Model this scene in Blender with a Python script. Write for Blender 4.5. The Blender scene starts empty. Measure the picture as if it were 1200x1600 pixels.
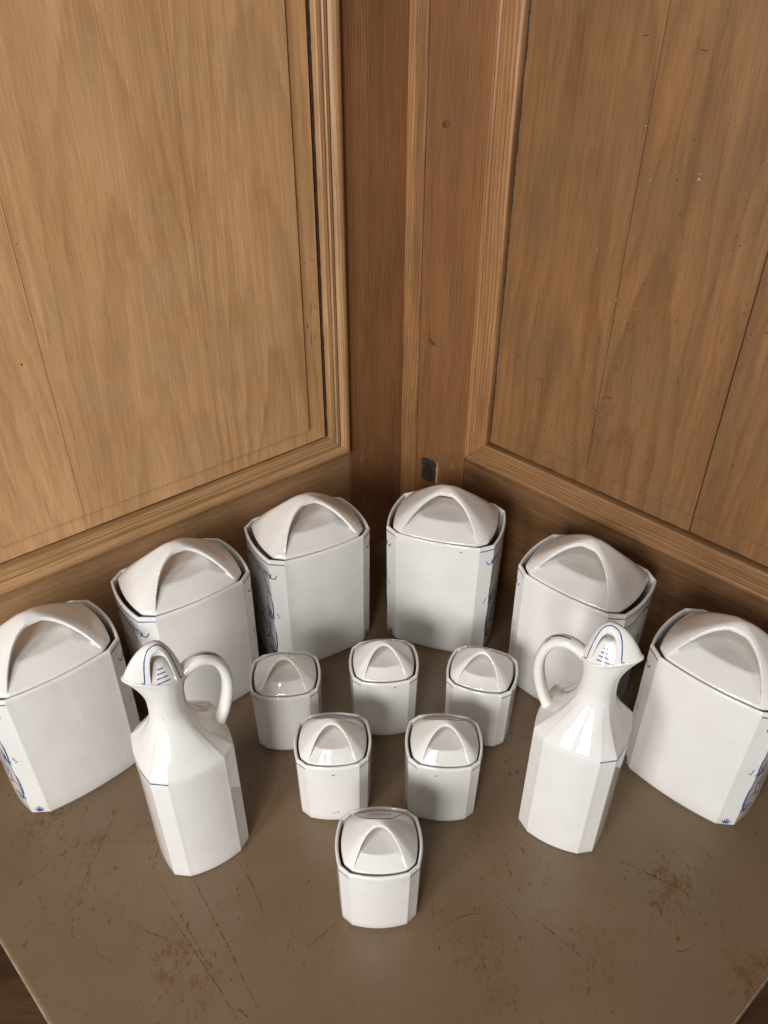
import bpy, bmesh, math, random
from math import sin, cos, pi, radians, sqrt, atan2
from mathutils import Vector, Matrix
from mathutils.bvhtree import BVHTree

random.seed(7)
scene = bpy.context.scene
col = scene.collection

# ------------------------------------------------------------------ camera
F_PX, PITCH, ROLL, CAM_H = 1221.744, radians(35.1189), radians(0.2581), 0.83626
cd = bpy.data.cameras.new("camera")
cd.sensor_fit = 'VERTICAL'; cd.sensor_height = 36.0; cd.lens = 36.0 * F_PX / 1600.0
cd.clip_start = 0.01; cd.clip_end = 50
cam = bpy.data.objects.new("camera", cd); col.objects.link(cam)
_f = Vector((0, cos(PITCH), -sin(PITCH))); _u = Vector((0, sin(PITCH), cos(PITCH))); _r = Vector((1, 0, 0))
r2 = _r * cos(ROLL) + _u * sin(ROLL); u2 = _u * cos(ROLL) - _r * sin(ROLL)
M = Matrix((r2, u2, -_f)).transposed().to_4x4(); M.translation = Vector((0, 0, CAM_H))
cam.matrix_world = M
scene.camera = cam

# ------------------------------------------------------------------ light
world = bpy.data.worlds.new("World"); scene.world = world; world.use_nodes = True
bg = world.node_tree.nodes["Background"]
bg.inputs[0].default_value = (1.0, 0.93, 0.85, 1); bg.inputs[1].default_value = 0.035

def area(name, loc, target, sx, sy, power, color):
    l = bpy.data.lights.new(name, 'AREA'); l.shape = 'RECTANGLE'; l.size = sx; l.size_y = sy
    l.energy = power; l.color = color
    o = bpy.data.objects.new(name, l); col.objects.link(o); o.location = loc
    o.rotation_euler = (Vector(target) - Vector(loc)).to_track_quat('-Z', 'Y').to_euler()
    return o
WARM = (1.0, 0.93, 0.84)
area("window_light", (-1.35, -1.25, 1.02), (0.0, 0.75, 0.1), 0.50, 0.80, 34.5, (1.0, 0.98, 0.955))
area("window_light", (-0.62, -1.60, 1.05), (0.0, 0.75, 0.1), 0.50, 0.80, 34.5, (1.0, 0.98, 0.955))
area("skylight", (-0.42, -0.42, 1.95), (0.0, 0.65, 0.1), 0.09, 0.27, 3.4, (1.0, 0.98, 0.95))
area("skylight", (-0.22, -0.46, 1.95), (0.0, 0.65, 0.1), 0.09, 0.27, 3.4, (1.0, 0.98, 0.95))
scene.view_settings.view_transform = 'Standard'; scene.view_settings.look = 'None'
scene.view_settings.exposure = 0.0; scene.view_settings.gamma = 1.0

# ------------------------------------------------------------------ helpers
def tag(o, label=None, cat=None, group=None, kind=None):
    if label: o['label'] = label
    if cat: o['category'] = cat
    if group: o['group'] = group
    if kind: o['kind'] = kind
    return o

def thing(name, label, cat, loc, rz=0, group=None):
    o = bpy.data.objects.new(name, None); col.objects.link(o)
    o.empty_display_size = 0.03
    o.location = loc; o.rotation_euler = (0, 0, rz)
    return tag(o, label, cat, group, 'thing')

def link(name, me, mat, parent=None, smooth=False):
    o = bpy.data.objects.new(name, me); col.objects.link(o)
    if mat is not None and not me.materials: me.materials.append(mat)
    if parent: o.parent = parent
    if smooth:
        me.polygons.foreach_set('use_smooth', [True] * len(me.polygons)); me.update()
    return o

def mesh(name, verts, faces):
    me = bpy.data.meshes.new(name); me.from_pydata([tuple(v) for v in verts], [], faces); me.update()
    bm = bmesh.new(); bm.from_mesh(me); bmesh.ops.recalc_face_normals(bm, faces=bm.faces); bm.to_mesh(me); bm.free()
    return me

jit = random.Random(21)
def dup(root, name, loc, rz):
    r = root.copy(); r.name = name; col.objects.link(r); r.location = loc; r.rotation_euler = (0, 0, rz)
    def rec(src, dst):
        for ch in list(src.children):
            c = ch.copy(); col.objects.link(c); c.parent = dst
            c.matrix_parent_inverse = ch.matrix_parent_inverse.copy()
            if c.name.startswith('lid'):
                c.location.x += jit.uniform(-.0009, .0009); c.location.y += jit.uniform(-.0007, .0007)
                c.rotation_euler = (jit.uniform(-.008, .008), jit.uniform(-.008, .008), jit.uniform(-.03, .03))
            rec(ch, c)
    rec(root, r)
    return r

# ------------------------------------------------------------------ node materials
class NT:
    def __init__(s, name):
        s.m = bpy.data.materials.new(name); s.m.use_nodes = True
        s.t = s.m.node_tree; s.n = s.t.nodes; s.b = s.n["Principled BSDF"]
    def add(s, typ, **kw):
        n = s.n.new(typ)
        for k, v in kw.items(): setattr(n, k, v)
        return n
    def link(s, a, b): s.t.links.new(a, b)
    def coords(s, scale=(1, 1, 1), loc=(0, 0, 0), rot=(0, 0, 0)):
        tc = s.add('ShaderNodeTexCoord'); mp = s.add('ShaderNodeMapping')
        mp.inputs['Scale'].default_value = scale; mp.inputs['Location'].default_value = loc; mp.inputs['Rotation'].default_value = rot
        s.link(tc.outputs['Object'], mp.inputs['Vector']); return mp.outputs['Vector']
    def rnd_coords(s, scale=(1, 1, 1), amount=7.0):
        tc = s.add('ShaderNodeTexCoord'); oi = s.add('ShaderNodeObjectInfo'); cb = s.add('ShaderNodeCombineXYZ')
        for i, k in enumerate((1.0, 1.7, 0.6)): s.link(s.math('MULTIPLY', oi.outputs['Random'], amount * k), cb.inputs[i])
        ad = s.add('ShaderNodeVectorMath', operation='ADD'); s.link(tc.outputs['Object'], ad.inputs[0]); s.link(cb.outputs[0], ad.inputs[1])
        mp = s.add('ShaderNodeMapping'); mp.inputs['Scale'].default_value = scale; s.link(ad.outputs[0], mp.inputs[0])
        return mp.outputs[0]
    def noise(s, vec, scale, detail=4, rough=.55, dist=0):
        n = s.add('ShaderNodeTexNoise'); n.inputs['Scale'].default_value = scale; n.inputs['Detail'].default_value = detail
        n.inputs['Roughness'].default_value = rough; n.inputs['Distortion'].default_value = dist
        s.link(vec, n.inputs['Vector']); return n.outputs['Fac']
    def ramp(s, fac, stops, interp='LINEAR'):
        r = s.add('ShaderNodeValToRGB'); r.color_ramp.interpolation = interp
        e = r.color_ramp.elements
        while len(e) < len(stops): e.new(0.5)
        for i, (p, c) in enumerate(stops):
            e[i].position = p; e[i].color = c if len(c) == 4 else (*c, 1)
        s.link(fac, r.inputs[0]); return r.outputs[0]
    def mix(s, fac, a, b, mode='MIX'):
        n = s.add('ShaderNodeMix'); n.data_type = 'RGBA'; n.blend_type = mode
        for sock, v in ((n.inputs[0], fac), (n.inputs[6], a), (n.inputs[7], b)):
            if isinstance(v, (int, float)): sock.default_value = v
            elif isinstance(v, tuple): sock.default_value = v if len(v) == 4 else (*v, 1)
            else: s.link(v, sock)
        return n.outputs[2]
    def math(s, op, a, b=None):
        n = s.add('ShaderNodeMath', operation=op)
        for i, v in enumerate((a, b)):
            if v is None: continue
            if isinstance(v, (int, float)): n.inputs[i].default_value = v
            else: s.link(v, n.inputs[i])
        return n.outputs[0]
    def bump(s, h, strength, dist):
        b = s.add('ShaderNodeBump'); b.inputs['Strength'].default_value = strength; b.inputs['Distance'].default_value = dist
        s.link(h, b.inputs['Height']); s.link(b.outputs[0], s.b.inputs['Normal'])
    def set(s, **kw):
        for k, v in kw.items():
            sock = s.b.inputs[k]
            if isinstance(v, (int, float)): sock.default_value = v
            elif isinstance(v, tuple): sock.default_value = v if len(v) == 4 else (*v, 1)
            else: s.link(v, sock)

G = lambda v: (v, v, v)

def mat_porcelain():
    t = NT("porcelain_glaze"); v = t.rnd_coords()
    n1 = t.noise(v, 22, 3); n2 = t.noise(v, 160, 2)
    colr = t.ramp(n1, [(0.3, (0.725, 0.712, 0.688)), (0.7, (0.765, 0.757, 0.738))])
    # pin-holes and kiln specks
    vo = t.add('ShaderNodeTexVoronoi'); vo.inputs['Scale'].default_value = 42; t.link(v, vo.inputs['Vector'])
    sp = t.ramp(vo.outputs['Distance'], [(0.0, G(1)), (0.020, G(1)), (0.034, G(0))])
    gate = t.ramp(t.noise(v, 9, 1), [(0.60, G(0)), (0.62, G(1))])
    fac = t.math('MULTIPLY', sp, gate)
    colr = t.mix(fac, colr, (0.20, 0.19, 0.2))
    t.set(**{'Base Color': colr, 'Roughness': 0.045, 'IOR': 1.56})
    h = t.math('ADD', t.noise(v, 42, 2), t.math('MULTIPLY', n2, 0.12))
    t.bump(h, 0.13, 0.004)
    return t.m

def mat_blue():
    t = NT("cobalt_blue_paint"); v = t.coords()
    c = t.ramp(t.noise(v, 260, 2), [(0.3, (0.022, 0.048, 0.18)), (0.75, (0.095, 0.175, 0.39))])
    t.set(**{'Base Color': c, 'Roughness': 0.1})
    return t.m

def mat_wood(name, axis, dark, mid, light, lines=0.35, line_scale=120, flame=0.5, rough=0.42, seed=0.0, blot=None, rings=None):
    """axis 'Z': grain runs up the door; 'X': grain runs along the rail."""
    sat = lambda c: (c[0] * 1.03, c[1] * .98, c[2] * .93)
    dark, mid, light = sat(dark), sat(mid), sat(light)
    t = NT(name)
    lo, hi = (1.0, 0.05)
    sc = (lo, lo, hi) if axis == 'Z' else (hi, lo, lo)
    v = t.rnd_coords(sc)
    # flowing distortion so that the rings wander like real growth rings
    v2 = t.rnd_coords((1, 1, 1))
    warp = t.noise(t.rnd_coords((1, 1, .35) if axis == 'Z' else (.35, 1, 1)), 3.2, 2)
    va = t.add('ShaderNodeVectorMath', operation='ADD')
    cmb = t.add('ShaderNodeCombineXYZ'); wv = t.math('MULTIPLY', t.math('SUBTRACT', warp, 0.5), 0.05)
    t.link(wv, cmb.inputs[0] if axis == 'Z' else cmb.inputs[2])
    t.link(v, va.inputs[0]); t.link(cmb.outputs[0], va.inputs[1]); vv = va.outputs[0]
    broad = t.noise(vv, 11, 4, .6)
    vm = t.rnd_coords((1, 1, .11) if axis == 'Z' else (.11, 1, 1))
    vm2 = t.add('ShaderNodeVectorMath', operation='ADD'); t.link(vm, vm2.inputs[0]); t.link(cmb.outputs[0], vm2.inputs[1])
    mids = t.noise(vm2.outputs[0], 30, 5, .62, .35)
    fine = t.noise(v, 520, 3, .65)
    w = t.add('ShaderNodeTexWave'); w.wave_type = 'BANDS'; w.bands_direction = 'X' if axis == 'Z' else 'Z'
    w.wave_profile = 'SAW'
    w.inputs['Scale'].default_value = line_scale; w.inputs['Distortion'].default_value = 5.0; w.inputs['Detail'].default_value = 3
    w.inputs['Detail Scale'].default_value = 0.5
    t.link(vv, w.inputs['Vector'])
    base = t.ramp(broad, [(0.28, mid), (0.5, light), (0.72, mid)])
    fl = t.ramp(mids, [(0.36, G(1)), (0.56, G(0))])
    base = t.mix(t.math('MULTIPLY', fl, flame), base, dark)
    ln = t.ramp(w.outputs['Fac'], [(0.0, G(0)), (0.55, G(0.1)), (0.93, G(1)), (1.0, G(0))])
    base = t.mix(t.math('MULTIPLY', ln, lines), base, dark)
    if rings:
        spacing, tilt, strength = rings
        tc = t.add('ShaderNodeTexCoord'); sx = t.add('ShaderNodeSeparateXYZ'); t.link(tc.outputs['Object'], sx.inputs[0]); oi = t.add('ShaderNodeObjectInfo')
        u0 = t.math('MULTIPLY', t.math('SUBTRACT', oi.outputs['Random'], .5), .09)
        wob = t.math('MULTIPLY', t.math('SUBTRACT', t.noise(t.rnd_coords((1, 1, .30)), 7, 3, .55), .5), .075)
        u = t.math('ADD', t.math('SUBTRACT', sx.outputs[0], u0), wob)
        d = t.math('ADD', t.math('MULTIPLY', sx.outputs[2], tilt), t.math('ADD', t.math('MULTIPLY', oi.outputs['Random'], .05), .004))
        P = t.math('SQRT', t.math('ADD', t.math('MULTIPLY', u, u), t.math('MULTIPLY', d, d)))
        P = t.math('ADD', t.math('DIVIDE', P, spacing), t.math('MULTIPLY', t.noise(t.rnd_coords((1, 1, .2)), 26, 3, .6), .7))
        fr = t.math('FRACT', P)
        rg_ = t.ramp(fr, [(0.0, G(.15)), (0.12, G(0)), (0.55, G(.25)), (0.90, G(1)), (0.96, G(.8)), (1.0, G(.15))])
        amp = t.ramp(t.noise(t.rnd_coords((1, 1, .35)), 9, 3, .6), [(.3, G(.25)), (.65, G(1))])
        base = t.mix(t.math('MULTIPLY', t.math('MULTIPLY', rg_, amp), strength), base, dark)
    pores = t.ramp(t.noise(t.rnd_coords((1, 1, .035) if axis == 'Z' else (.035, 1, 1)), 900, 2, .5), [(0.60, G(0)), (0.70, G(1))])
    base = t.mix(t.math('MULTIPLY', pores, .30), base, dark)
    cl = t.noise(t.rnd_coords((1, 1, .022) if axis == 'Z' else (.022, 1, 1), 11.0), 150, 2, .5)
    gl = t.ramp(cl, [(0.455, G(0)), (0.49, G(1)), (0.51, G(1)), (0.545, G(0))])
    base = t.mix(t.math('MULTIPLY', gl, .20), base, dark)
    cloud = t.ramp(t.noise(v2, 4.5, 4, .6), [(0.3, G(.86)), (0.7, G(1.10))])
    base = t.mix(.8, base, cloud, 'MULTIPLY')
    fg = t.ramp(fine, [(0.32, G(0.76)), (0.55, G(1.0)), (0.75, G(1.10))])
    base = t.mix(0.75, base, fg, 'MULTIPLY')
    if blot:
        vb = t.coords(loc=(seed * 3, 0, 0))
        b1 = t.ramp(t.noise(vb, 5, 5, .65), [(0.42, G(0)), (0.68, G(1))])
        base = t.mix(t.math('MULTIPLY', b1, blot[1]), base, blot[0])
        b2 = t.ramp(t.noise(t.coords(scale=(1, 1, .12) if axis == 'Z' else (.12, 1, 1), loc=(3 + seed, 0, 5)), 24, 4, .6), [(0.60, G(0)), (0.74, G(1))])
        base = t.mix(t.math('MULTIPLY', b2, blot[1] * 1.1), base, dark)
    # worm holes and pin dents
    vo = t.add('ShaderNodeTexVoronoi'); vo.inputs['Scale'].default_value = 26; t.link(v2, vo.inputs['Vector'])
    hole = t.ramp(vo.outputs['Distance'], [(0.0, G(1)), (0.03, G(1)), (0.042, G(0))])
    gate = t.ramp(t.noise(v2, 6, 1), [(0.55, G(0)), (0.57, G(1))])
    hf = t.math('MULTIPLY', hole, gate)
    base = t.mix(hf, base, (0.02, 0.011, 0.006))
    rg = t.ramp(broad, [(0.3, G(rough - .07)), (0.7, G(rough + .1))])
    t.set(**{'Base Color': base, 'Roughness': rg, 'Specular IOR Level': 0.42})
    h = t.math('ADD', t.math('MULTIPLY', fine, 0.45), t.math('MULTIPLY', ln, -0.35))
    h = t.math('ADD', h, t.math('MULTIPLY', mids, 0.5))
    h = t.math('SUBTRACT', h, t.math('MULTIPLY', hf, 2.0))
    t.bump(h, 0.35, 0.0012)
    return t.m

def mat_plain(name, colr, rough=.6, metal=0, var=.25, scale=60):
    t = NT(name); v = t.coords()
    c = t.ramp(t.noise(v, scale, 5, .65), [(0.3, tuple(x * (1 - var) for x in colr)), (0.7, tuple(x * (1 + var) for x in colr))])
    t.set(**{'Base Color': c, 'Roughness': rough, 'Metallic': metal})
    t.bump(t.noise(v, scale * 3, 3), 0.3, 0.001)
    return t.m

PORC = mat_porcelain(); BLUE = mat_blue()
# left door: pale stripped pine; right door: warmer, stained and knocked about
L_PANEL = mat_wood("pale_pine_panel", 'Z', (0.33, 0.178, 0.076), (0.50, 0.292, 0.138), (0.60, 0.362, 0.178), 0.06, 14, 0.38, 0.40, 0.3, ((0.52, 0.36, 0.22), 0.30), (.014, .07, .62))
L_STILE = mat_wood("brown_pine_stile", 'Z', (0.120, 0.055, 0.023), (0.250, 0.120, 0.053), (0.30, 0.150, 0.068), 0.55, 75, 0.35, 0.46, 1.1)
L_RAIL = mat_wood("brown_pine_rail", 'X', (0.22, 0.125, 0.06), (0.34, 0.20, 0.105), (0.39, 0.245, 0.13), 0.15, 30, 0.3, 0.46, 2.3)
L_MOV = mat_wood("pine_moulding_upright", 'Z', (0.22, 0.115, 0.05), (0.42, 0.255, 0.125), (0.50, 0.31, 0.16), 0.5, 70, 0.35, 0.42, 3.1)
L_MOH = mat_wood("pine_moulding_level", 'X', (0.20, 0.105, 0.045), (0.40, 0.24, 0.115), (0.48, 0.30, 0.15), 0.4, 70, 0.35, 0.42, 3.9)
R_PANEL = mat_wood("stained_pine_panel", 'Z', (0.115, 0.050, 0.018), (0.222, 0.112, 0.042), (0.275, 0.142, 0.056), 0.06, 14, 0.45, 0.42, 5.2, ((0.145, 0.088, 0.045), 0.55), (.013, .06, .55))
R_STILE = mat_wood("red_brown_pine_stile", 'Z', (0.10, 0.040, 0.015), (0.225, 0.100, 0.038), (0.28, 0.135, 0.054), 0.5, 70, 0.35, 0.46, 6.4, ((0.13, 0.075, 0.038), 0.22))
R_RAIL = mat_wood("red_brown_pine_rail", 'X', (0.08, 0.036, 0.015), (0.155, 0.080, 0.035), (0.195, 0.108, 0.05), 0.3, 40, 0.45, 0.46, 7.7)
R_MOV = mat_wood("red_pine_moulding_upright", 'Z', (0.14, 0.062, 0.024), (0.31, 0.155, 0.066), (0.40, 0.215, 0.095), 0.7, 60, 0.4, 0.42, 8.5)
R_MOH = mat_wood("red_pine_moulding_level", 'X', (0.10, 0.046, 0.018), (0.225, 0.117, 0.05), (0.29, 0.16, 0.072), 0.6, 60, 0.4, 0.42, 9.1)
R_EDGE = mat_wood("orange_pine_edge_strip", 'Z', (0.13, 0.055, 0.02), (0.30, 0.15, 0.06), (0.39, 0.21, 0.09), 0.6, 60, 0.6, 0.45, 10.3)
GAP = mat_plain("dark_old_dirt", (0.018, 0.010, 0.006), .9)
DENT = mat_plain("dark_dent", (0.075, 0.043, 0.024), .9, 0, .5, 300)
FILL = mat_plain("pale_filler", (0.42, 0.30, 0.19), .7, 0, .3, 200)
PLUG = mat_plain("wood_plug", (0.21, 0.125, 0.065), .6, 0, .3, 150)
KNOT = mat_plain("pine_knot", (0.12, 0.052, 0.021), .5, 0, .6, 200)
IRON = mat_plain("rough_black_iron", (0.045, 0.032, 0.022), .7, 0.2, .9, 220)
DARKWOOD = mat_wood("dark_stained_wood", 'Z', (0.04, 0.02, 0.009), (0.085, 0.045, 0.022), (0.12, 0.065, 0.032), 0.4, 50, 0.5, 0.55, 12.0)
FLOORM = mat_wood("dark_floor_wood", 'X', (0.04, 0.019, 0.008), (0.09, 0.046, 0.021), (0.13, 0.068, 0.031), 0.4, 30, 0.5, 0.6, 13.0)

# ------------------------------------------------------------------ frames of the two doors and the table
AL, AR = radians(39.9), radians(-44.6)
nL = Vector((-sin(AL), cos(AL), 0)); tL = Vector((cos(AL), sin(AL), 0))
nR = Vector((-sin(AR), cos(AR), 0)); tR = Vector((cos(AR), sin(AR), 0))
OFF_L, OFF_R = 0.845, 0.8226
def meet(a, b):        # point with nL.p = a and nR.p = b
    det = nL.x * nR.y - nL.y * nR.x
    return Vector(((a * nR.y - nL.y * b) / det, (nL.x * b - a * nR.x) / det, 0))

# ------------------------------------------------------------------ camera-free geometry generators
def prism(profile, length_pts):
    """sweep a closed 2-D profile; length_pts = list of functions giving the 3-D point of (c, h) at each station"""
    n = len(profile); verts = []; faces = []
    for fn in length_pts:
        verts += [fn(c, h) for c, h in profile]
    k = len(length_pts)
    for j in range(k - 1):
        for i in range(n):
            a = j * n + i; b = j * n + (i + 1) % n
            faces.append((a, b, b + n, a + n))
    faces.append(tuple(range(n))); faces.append(tuple(range((k - 1) * n, k * n)))
    return verts, faces

def box_bm(bm, x0, x1, y0, y1, z0, z1, bevel=0):
    r = bmesh.ops.create_cube(bm, size=1)
    for v in r['verts']:
        v.co = Vector(((x0 + x1) / 2 + v.co.x * (x1 - x0), (y0 + y1) / 2 + v.co.y * (y1 - y0), (z0 + z1) / 2 + v.co.z * (z1 - z0)))
    if bevel:
        es = {e for v in r['verts'] for e in v.link_edges}
        bmesh.ops.bevel(bm, geom=list(es), offset=bevel, segments=2, profile=.6, affect='EDGES')

def box(name, mat, parent, x0, x1, y0, y1, z0, z1, bevel=0.0008):
    bm = bmesh.new(); box_bm(bm, x0, x1, y0, y1, z0, z1, bevel)
    me = bpy.data.meshes.new(name); bm.to_mesh(me); bm.free()
    return link(name, me, mat, parent)

# ------------------------------------------------------------------ the setting: floor
fl = bpy.data.meshes.new("floor"); FZ = -0.76
fl.from_pydata([(-4, -3, FZ), (4, -3, FZ), (4, 4, FZ), (-4, 4, FZ)], [], [(0, 1, 2, 3)])
tag(link("floor", fl, FLOORM), kind='structure')

# ------------------------------------------------------------------ table
# rust blotches (x, y, radius, strength) in table coordinates (world x, y)
BLOTCH = [(-0.392, 0.554, .055, .9), (-0.329, 0.51, .05, .7), (-0.211, 0.39, .035, 1.0), (-0.19, 0.366, .035, .9), (-0.15, 0.4435, .035, .5),
          (0.11, 0.392, .035, .9), (0.115, 0.36, .03, .8), (0.211, 0.374, .035, .8), (0.225, 0.41, .04, .6), (0.321, 0.471, .04, 1.2), (0.30, 0.45, .03, .8),
          (0.383, 0.393, .03, 1.1), (0.37, 0.37, .03, 1.1), (0.09, 0.425, .035, .7), (-0.08, 0.42, .03, .5), (0.03, 0.41, .03, .4), (0.06, 0.55, .05, .5),
          (0.13, 0.50, .05, .6), (-0.45, 0.62, .06, .7), (-0.12, 0.62, .05, .35), (0.16, 0.65, .05, .35), (-0.30, 0.45, .05, .55), (0.0, 0.80, .06, .3)]
def mat_tabletop():
    t = NT("worn_painted_metal")
    tc = t.add('ShaderNodeTexCoord'); geo = tc.outputs['Object']
    base = t.ramp(t.noise(geo, 7, 6, .6), [(0.3, (0.150, 0.101, 0.059)), (0.7, (0.182, 0.126, 0.076))])
    spk = t.ramp(t.noise(geo, 130, 4, .7), [(0.60, G(0)), (0.70, G(1))])
    base = t.mix(t.math('MULTIPLY', spk, .35), base, (0.10, 0.055, 0.025))
    field = None
    for (x, y, r, s) in BLOTCH:
        d = t.add('ShaderNodeVectorMath', operation='DISTANCE'); t.link(geo, d.inputs[0]); d.inputs[1].default_value = (x, y, 0)
        m = t.add('ShaderNodeMapRange'); m.interpolation_type = 'SMOOTHSTEP'
        m.inputs[1].default_value = 0; m.inputs[2].default_value = r * 1.7; m.inputs[3].default_value = s; m.inputs[4].default_value = 0
        t.link(d.outputs['Value'], m.inputs[0])
        field = m.outputs[0] if field is None else t.math('MAXIMUM', field, m.outputs[0])
    mp = t.add('ShaderNodeMapping'); mp.inputs['Rotation'].default_value = (0, 0, radians(35)); mp.inputs['Scale'].default_value = (1, .45, 1)
    t.link(geo, mp.inputs[0])
    n = t.noise(mp.outputs[0], 150, 6, .75, .5); n2 = t.noise(geo, 30, 4, .6)
    v = t.math('ADD', n, t.math('MULTIPLY', field, 0.155))
    v = t.math('ADD', v, t.math('MULTIPLY', t.math('SUBTRACT', n2, .5), .25))
    rust = t.ramp(v, [(0.655, G(0)), (0.70, G(.5)), (0.78, G(.9))])
    # flecks: ragged little chips, crowded where the paint is worn through and sparse elsewhere
    for (sc_, base_p, gain, rad, rot, asp) in ((150, .008, .30, .24, 35, .40), (330, .030, .36, .36, -20, .5), (210, .006, .26, .26, 80, .30), (110, .003, .12, .22, 20, .25)):
        mq = t.add('ShaderNodeMapping'); mq.inputs['Rotation'].default_value = (0, 0, radians(rot)); mq.inputs['Scale'].default_value = (1, asp, 1)
        wob = t.add('ShaderNodeTexNoise'); wob.inputs['Scale'].default_value = sc_ * 1.3; wob.inputs['Detail'].default_value = 3; t.link(geo, wob.inputs['Vector'])
        ws = t.add('ShaderNodeVectorMath', operation='SCALE'); ws.inputs['Scale'].default_value = 1.7 / sc_; t.link(wob.outputs['Color'], ws.inputs[0])
        wa = t.add('ShaderNodeVectorMath', operation='ADD'); t.link(geo, wa.inputs[0]); t.link(ws.outputs[0], wa.inputs[1]); t.link(wa.outputs[0], mq.inputs[0])
        vq = t.add('ShaderNodeTexVoronoi'); vq.inputs['Scale'].default_value = sc_; t.link(mq.outputs[0], vq.inputs['Vector'])
        sepc = t.add('ShaderNodeSeparateColor'); t.link(vq.outputs['Color'], sepc.inputs[0])
        pr = t.math('ADD', t.math('MULTIPLY', t.math('MULTIPLY', field, t.math('MULTIPLY', n2, 2.0)), gain), base_p)
        on = t.math('LESS_THAN', sepc.outputs[0], pr)
        dd = t.math('LESS_THAN', vq.outputs['Distance'], t.math('ADD', t.math('MULTIPLY', sepc.outputs[1], rad), .06))
        rust = t.math('MAXIMUM', rust, t.math('MULTIPLY', t.math('MULTIPLY', on, dd), t.math('ADD', t.math('MULTIPLY', sepc.outputs[2], .5), .4)))
    rc = t.ramp(t.noise(geo, 240, 3), [(0.3, (0.070, 0.028, 0.007)), (0.7, (0.185, 0.078, 0.020))])
    halo = t.ramp(t.math('ADD', n2, t.math('MULTIPLY', field, 0.2)), [(0.58, G(0)), (0.85, G(.5))])
    base = t.mix(t.math('MULTIPLY', halo, .45), base, (0.13, 0.078, 0.036))
    base = t.mix(rust, base, rc)
    # pale pin scratches and crumbs
    vo = t.add('ShaderNodeTexVoronoi'); vo.inputs['Scale'].default_value = 34; t.link(geo, vo.inputs['Vector'])
    w = t.ramp(vo.outputs['Distance'], [(0.0, G(1)), (0.018, G(1)), (0.03, G(0))])
    w = t.math('MULTIPLY', w, t.ramp(t.noise(geo, 11, 1), [(0.52, G(0)), (0.54, G(1))]))
    base = t.mix(t.math('MULTIPLY', w, .7), base, (0.45, 0.38, 0.28))
    rgh = t.mix(rust, t.ramp(t.noise(geo, 18, 5, .65), [(.3, G(.26)), (.7, G(.44))]), G(.8))
    t.set(**{'Base Color': base, 'Roughness': rgh, 'Specular IOR Level': .45})
    t.bump(t.math('ADD', t.math('MULTIPLY', rust, -.5), t.math('MULTIPLY', t.noise(geo, 60, 3), .35)), .25, .001)
    return t.m
TOPM = mat_tabletop()
EDGEM = mat_plain("worn_metal_edge", (0.27, 0.20, 0.13), .4, 0, .3, 90)

table = thing("table", "square table with worn taupe painted top, rust marks and scratches, set into the corner", "table", (0, 0, FZ))
a0, a1, b0, b1 = 0.039, 0.895, 0.012, 0.872
ring = [meet(a0, b0), meet(a0, b1), meet(a1, b1), meet(a1, b0)]
cen = sum(ring, Vector()) / 4
table.location = (cen.x, cen.y, FZ)
def inset(pts, d):
    return [p + ((cen - p).normalized() * d * sqrt(2)) for p in pts]
def slab(name, ring_levels, mat, parent, offset):
    verts = []; faces = []
    for pts, z in ring_levels: verts += [Vector((p.x, p.y, z)) - offset for p in pts]
    n = 4
    for j in range(len(ring_levels) - 1):
        for i in range(n): faces.append((j * n + i, j * n + (i + 1) % n, (j + 1) * n + (i + 1) % n, (j + 1) * n + i))
    faces.append((0, 1, 2, 3)); k = (len(ring_levels) - 1) * n; faces.append((k, k + 1, k + 2, k + 3))
    return link(name, mesh(name, verts, faces), mat, parent)
top = slab("tabletop", [(ring, -0.028), (ring, -0.0022), (inset(ring, .0008), -0.0006), (inset(ring, .0024), 0.0)], TOPM, table, Vector((0, 0, 0)))
top.location = -table.location          # object coordinates of the top = world coordinates
e = slab("edge_trim", [(inset(ring, -.0012), -0.026), (inset(ring, -.0016), -0.004), (inset(ring, -.0008), -0.0019), (inset(ring, .0003), -0.0012), (inset(ring, .0003), -0.026)], EDGEM, table, Vector((0, 0, 0)))
e.location = -table.location
rin = inset(ring, .02)
for i in range(4):
    p, q = rin[i], rin[(i + 1) % 4]; d = (q - p).normalized(); nrm = Vector((-d.y, d.x, 0))
    if nrm.dot(cen - p) < 0: nrm = -nrm
    P = [p + d * .001, q - d * .019, q - d * .019 + nrm * .018, p + d * .001 + nrm * .018]
    vs = [Vector((w.x, w.y, z)) - Vector(table.location) for z in (FZ + .02, -0.029) for w in P]
    link("side_panel", mesh("side_panel", vs, [(0, 1, 2, 3), (4, 5, 6, 7), (0, 1, 5, 4), (1, 2, 6, 5), (2, 3, 7, 6), (3, 0, 4, 7)]), DARKWOOD, table)

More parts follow.
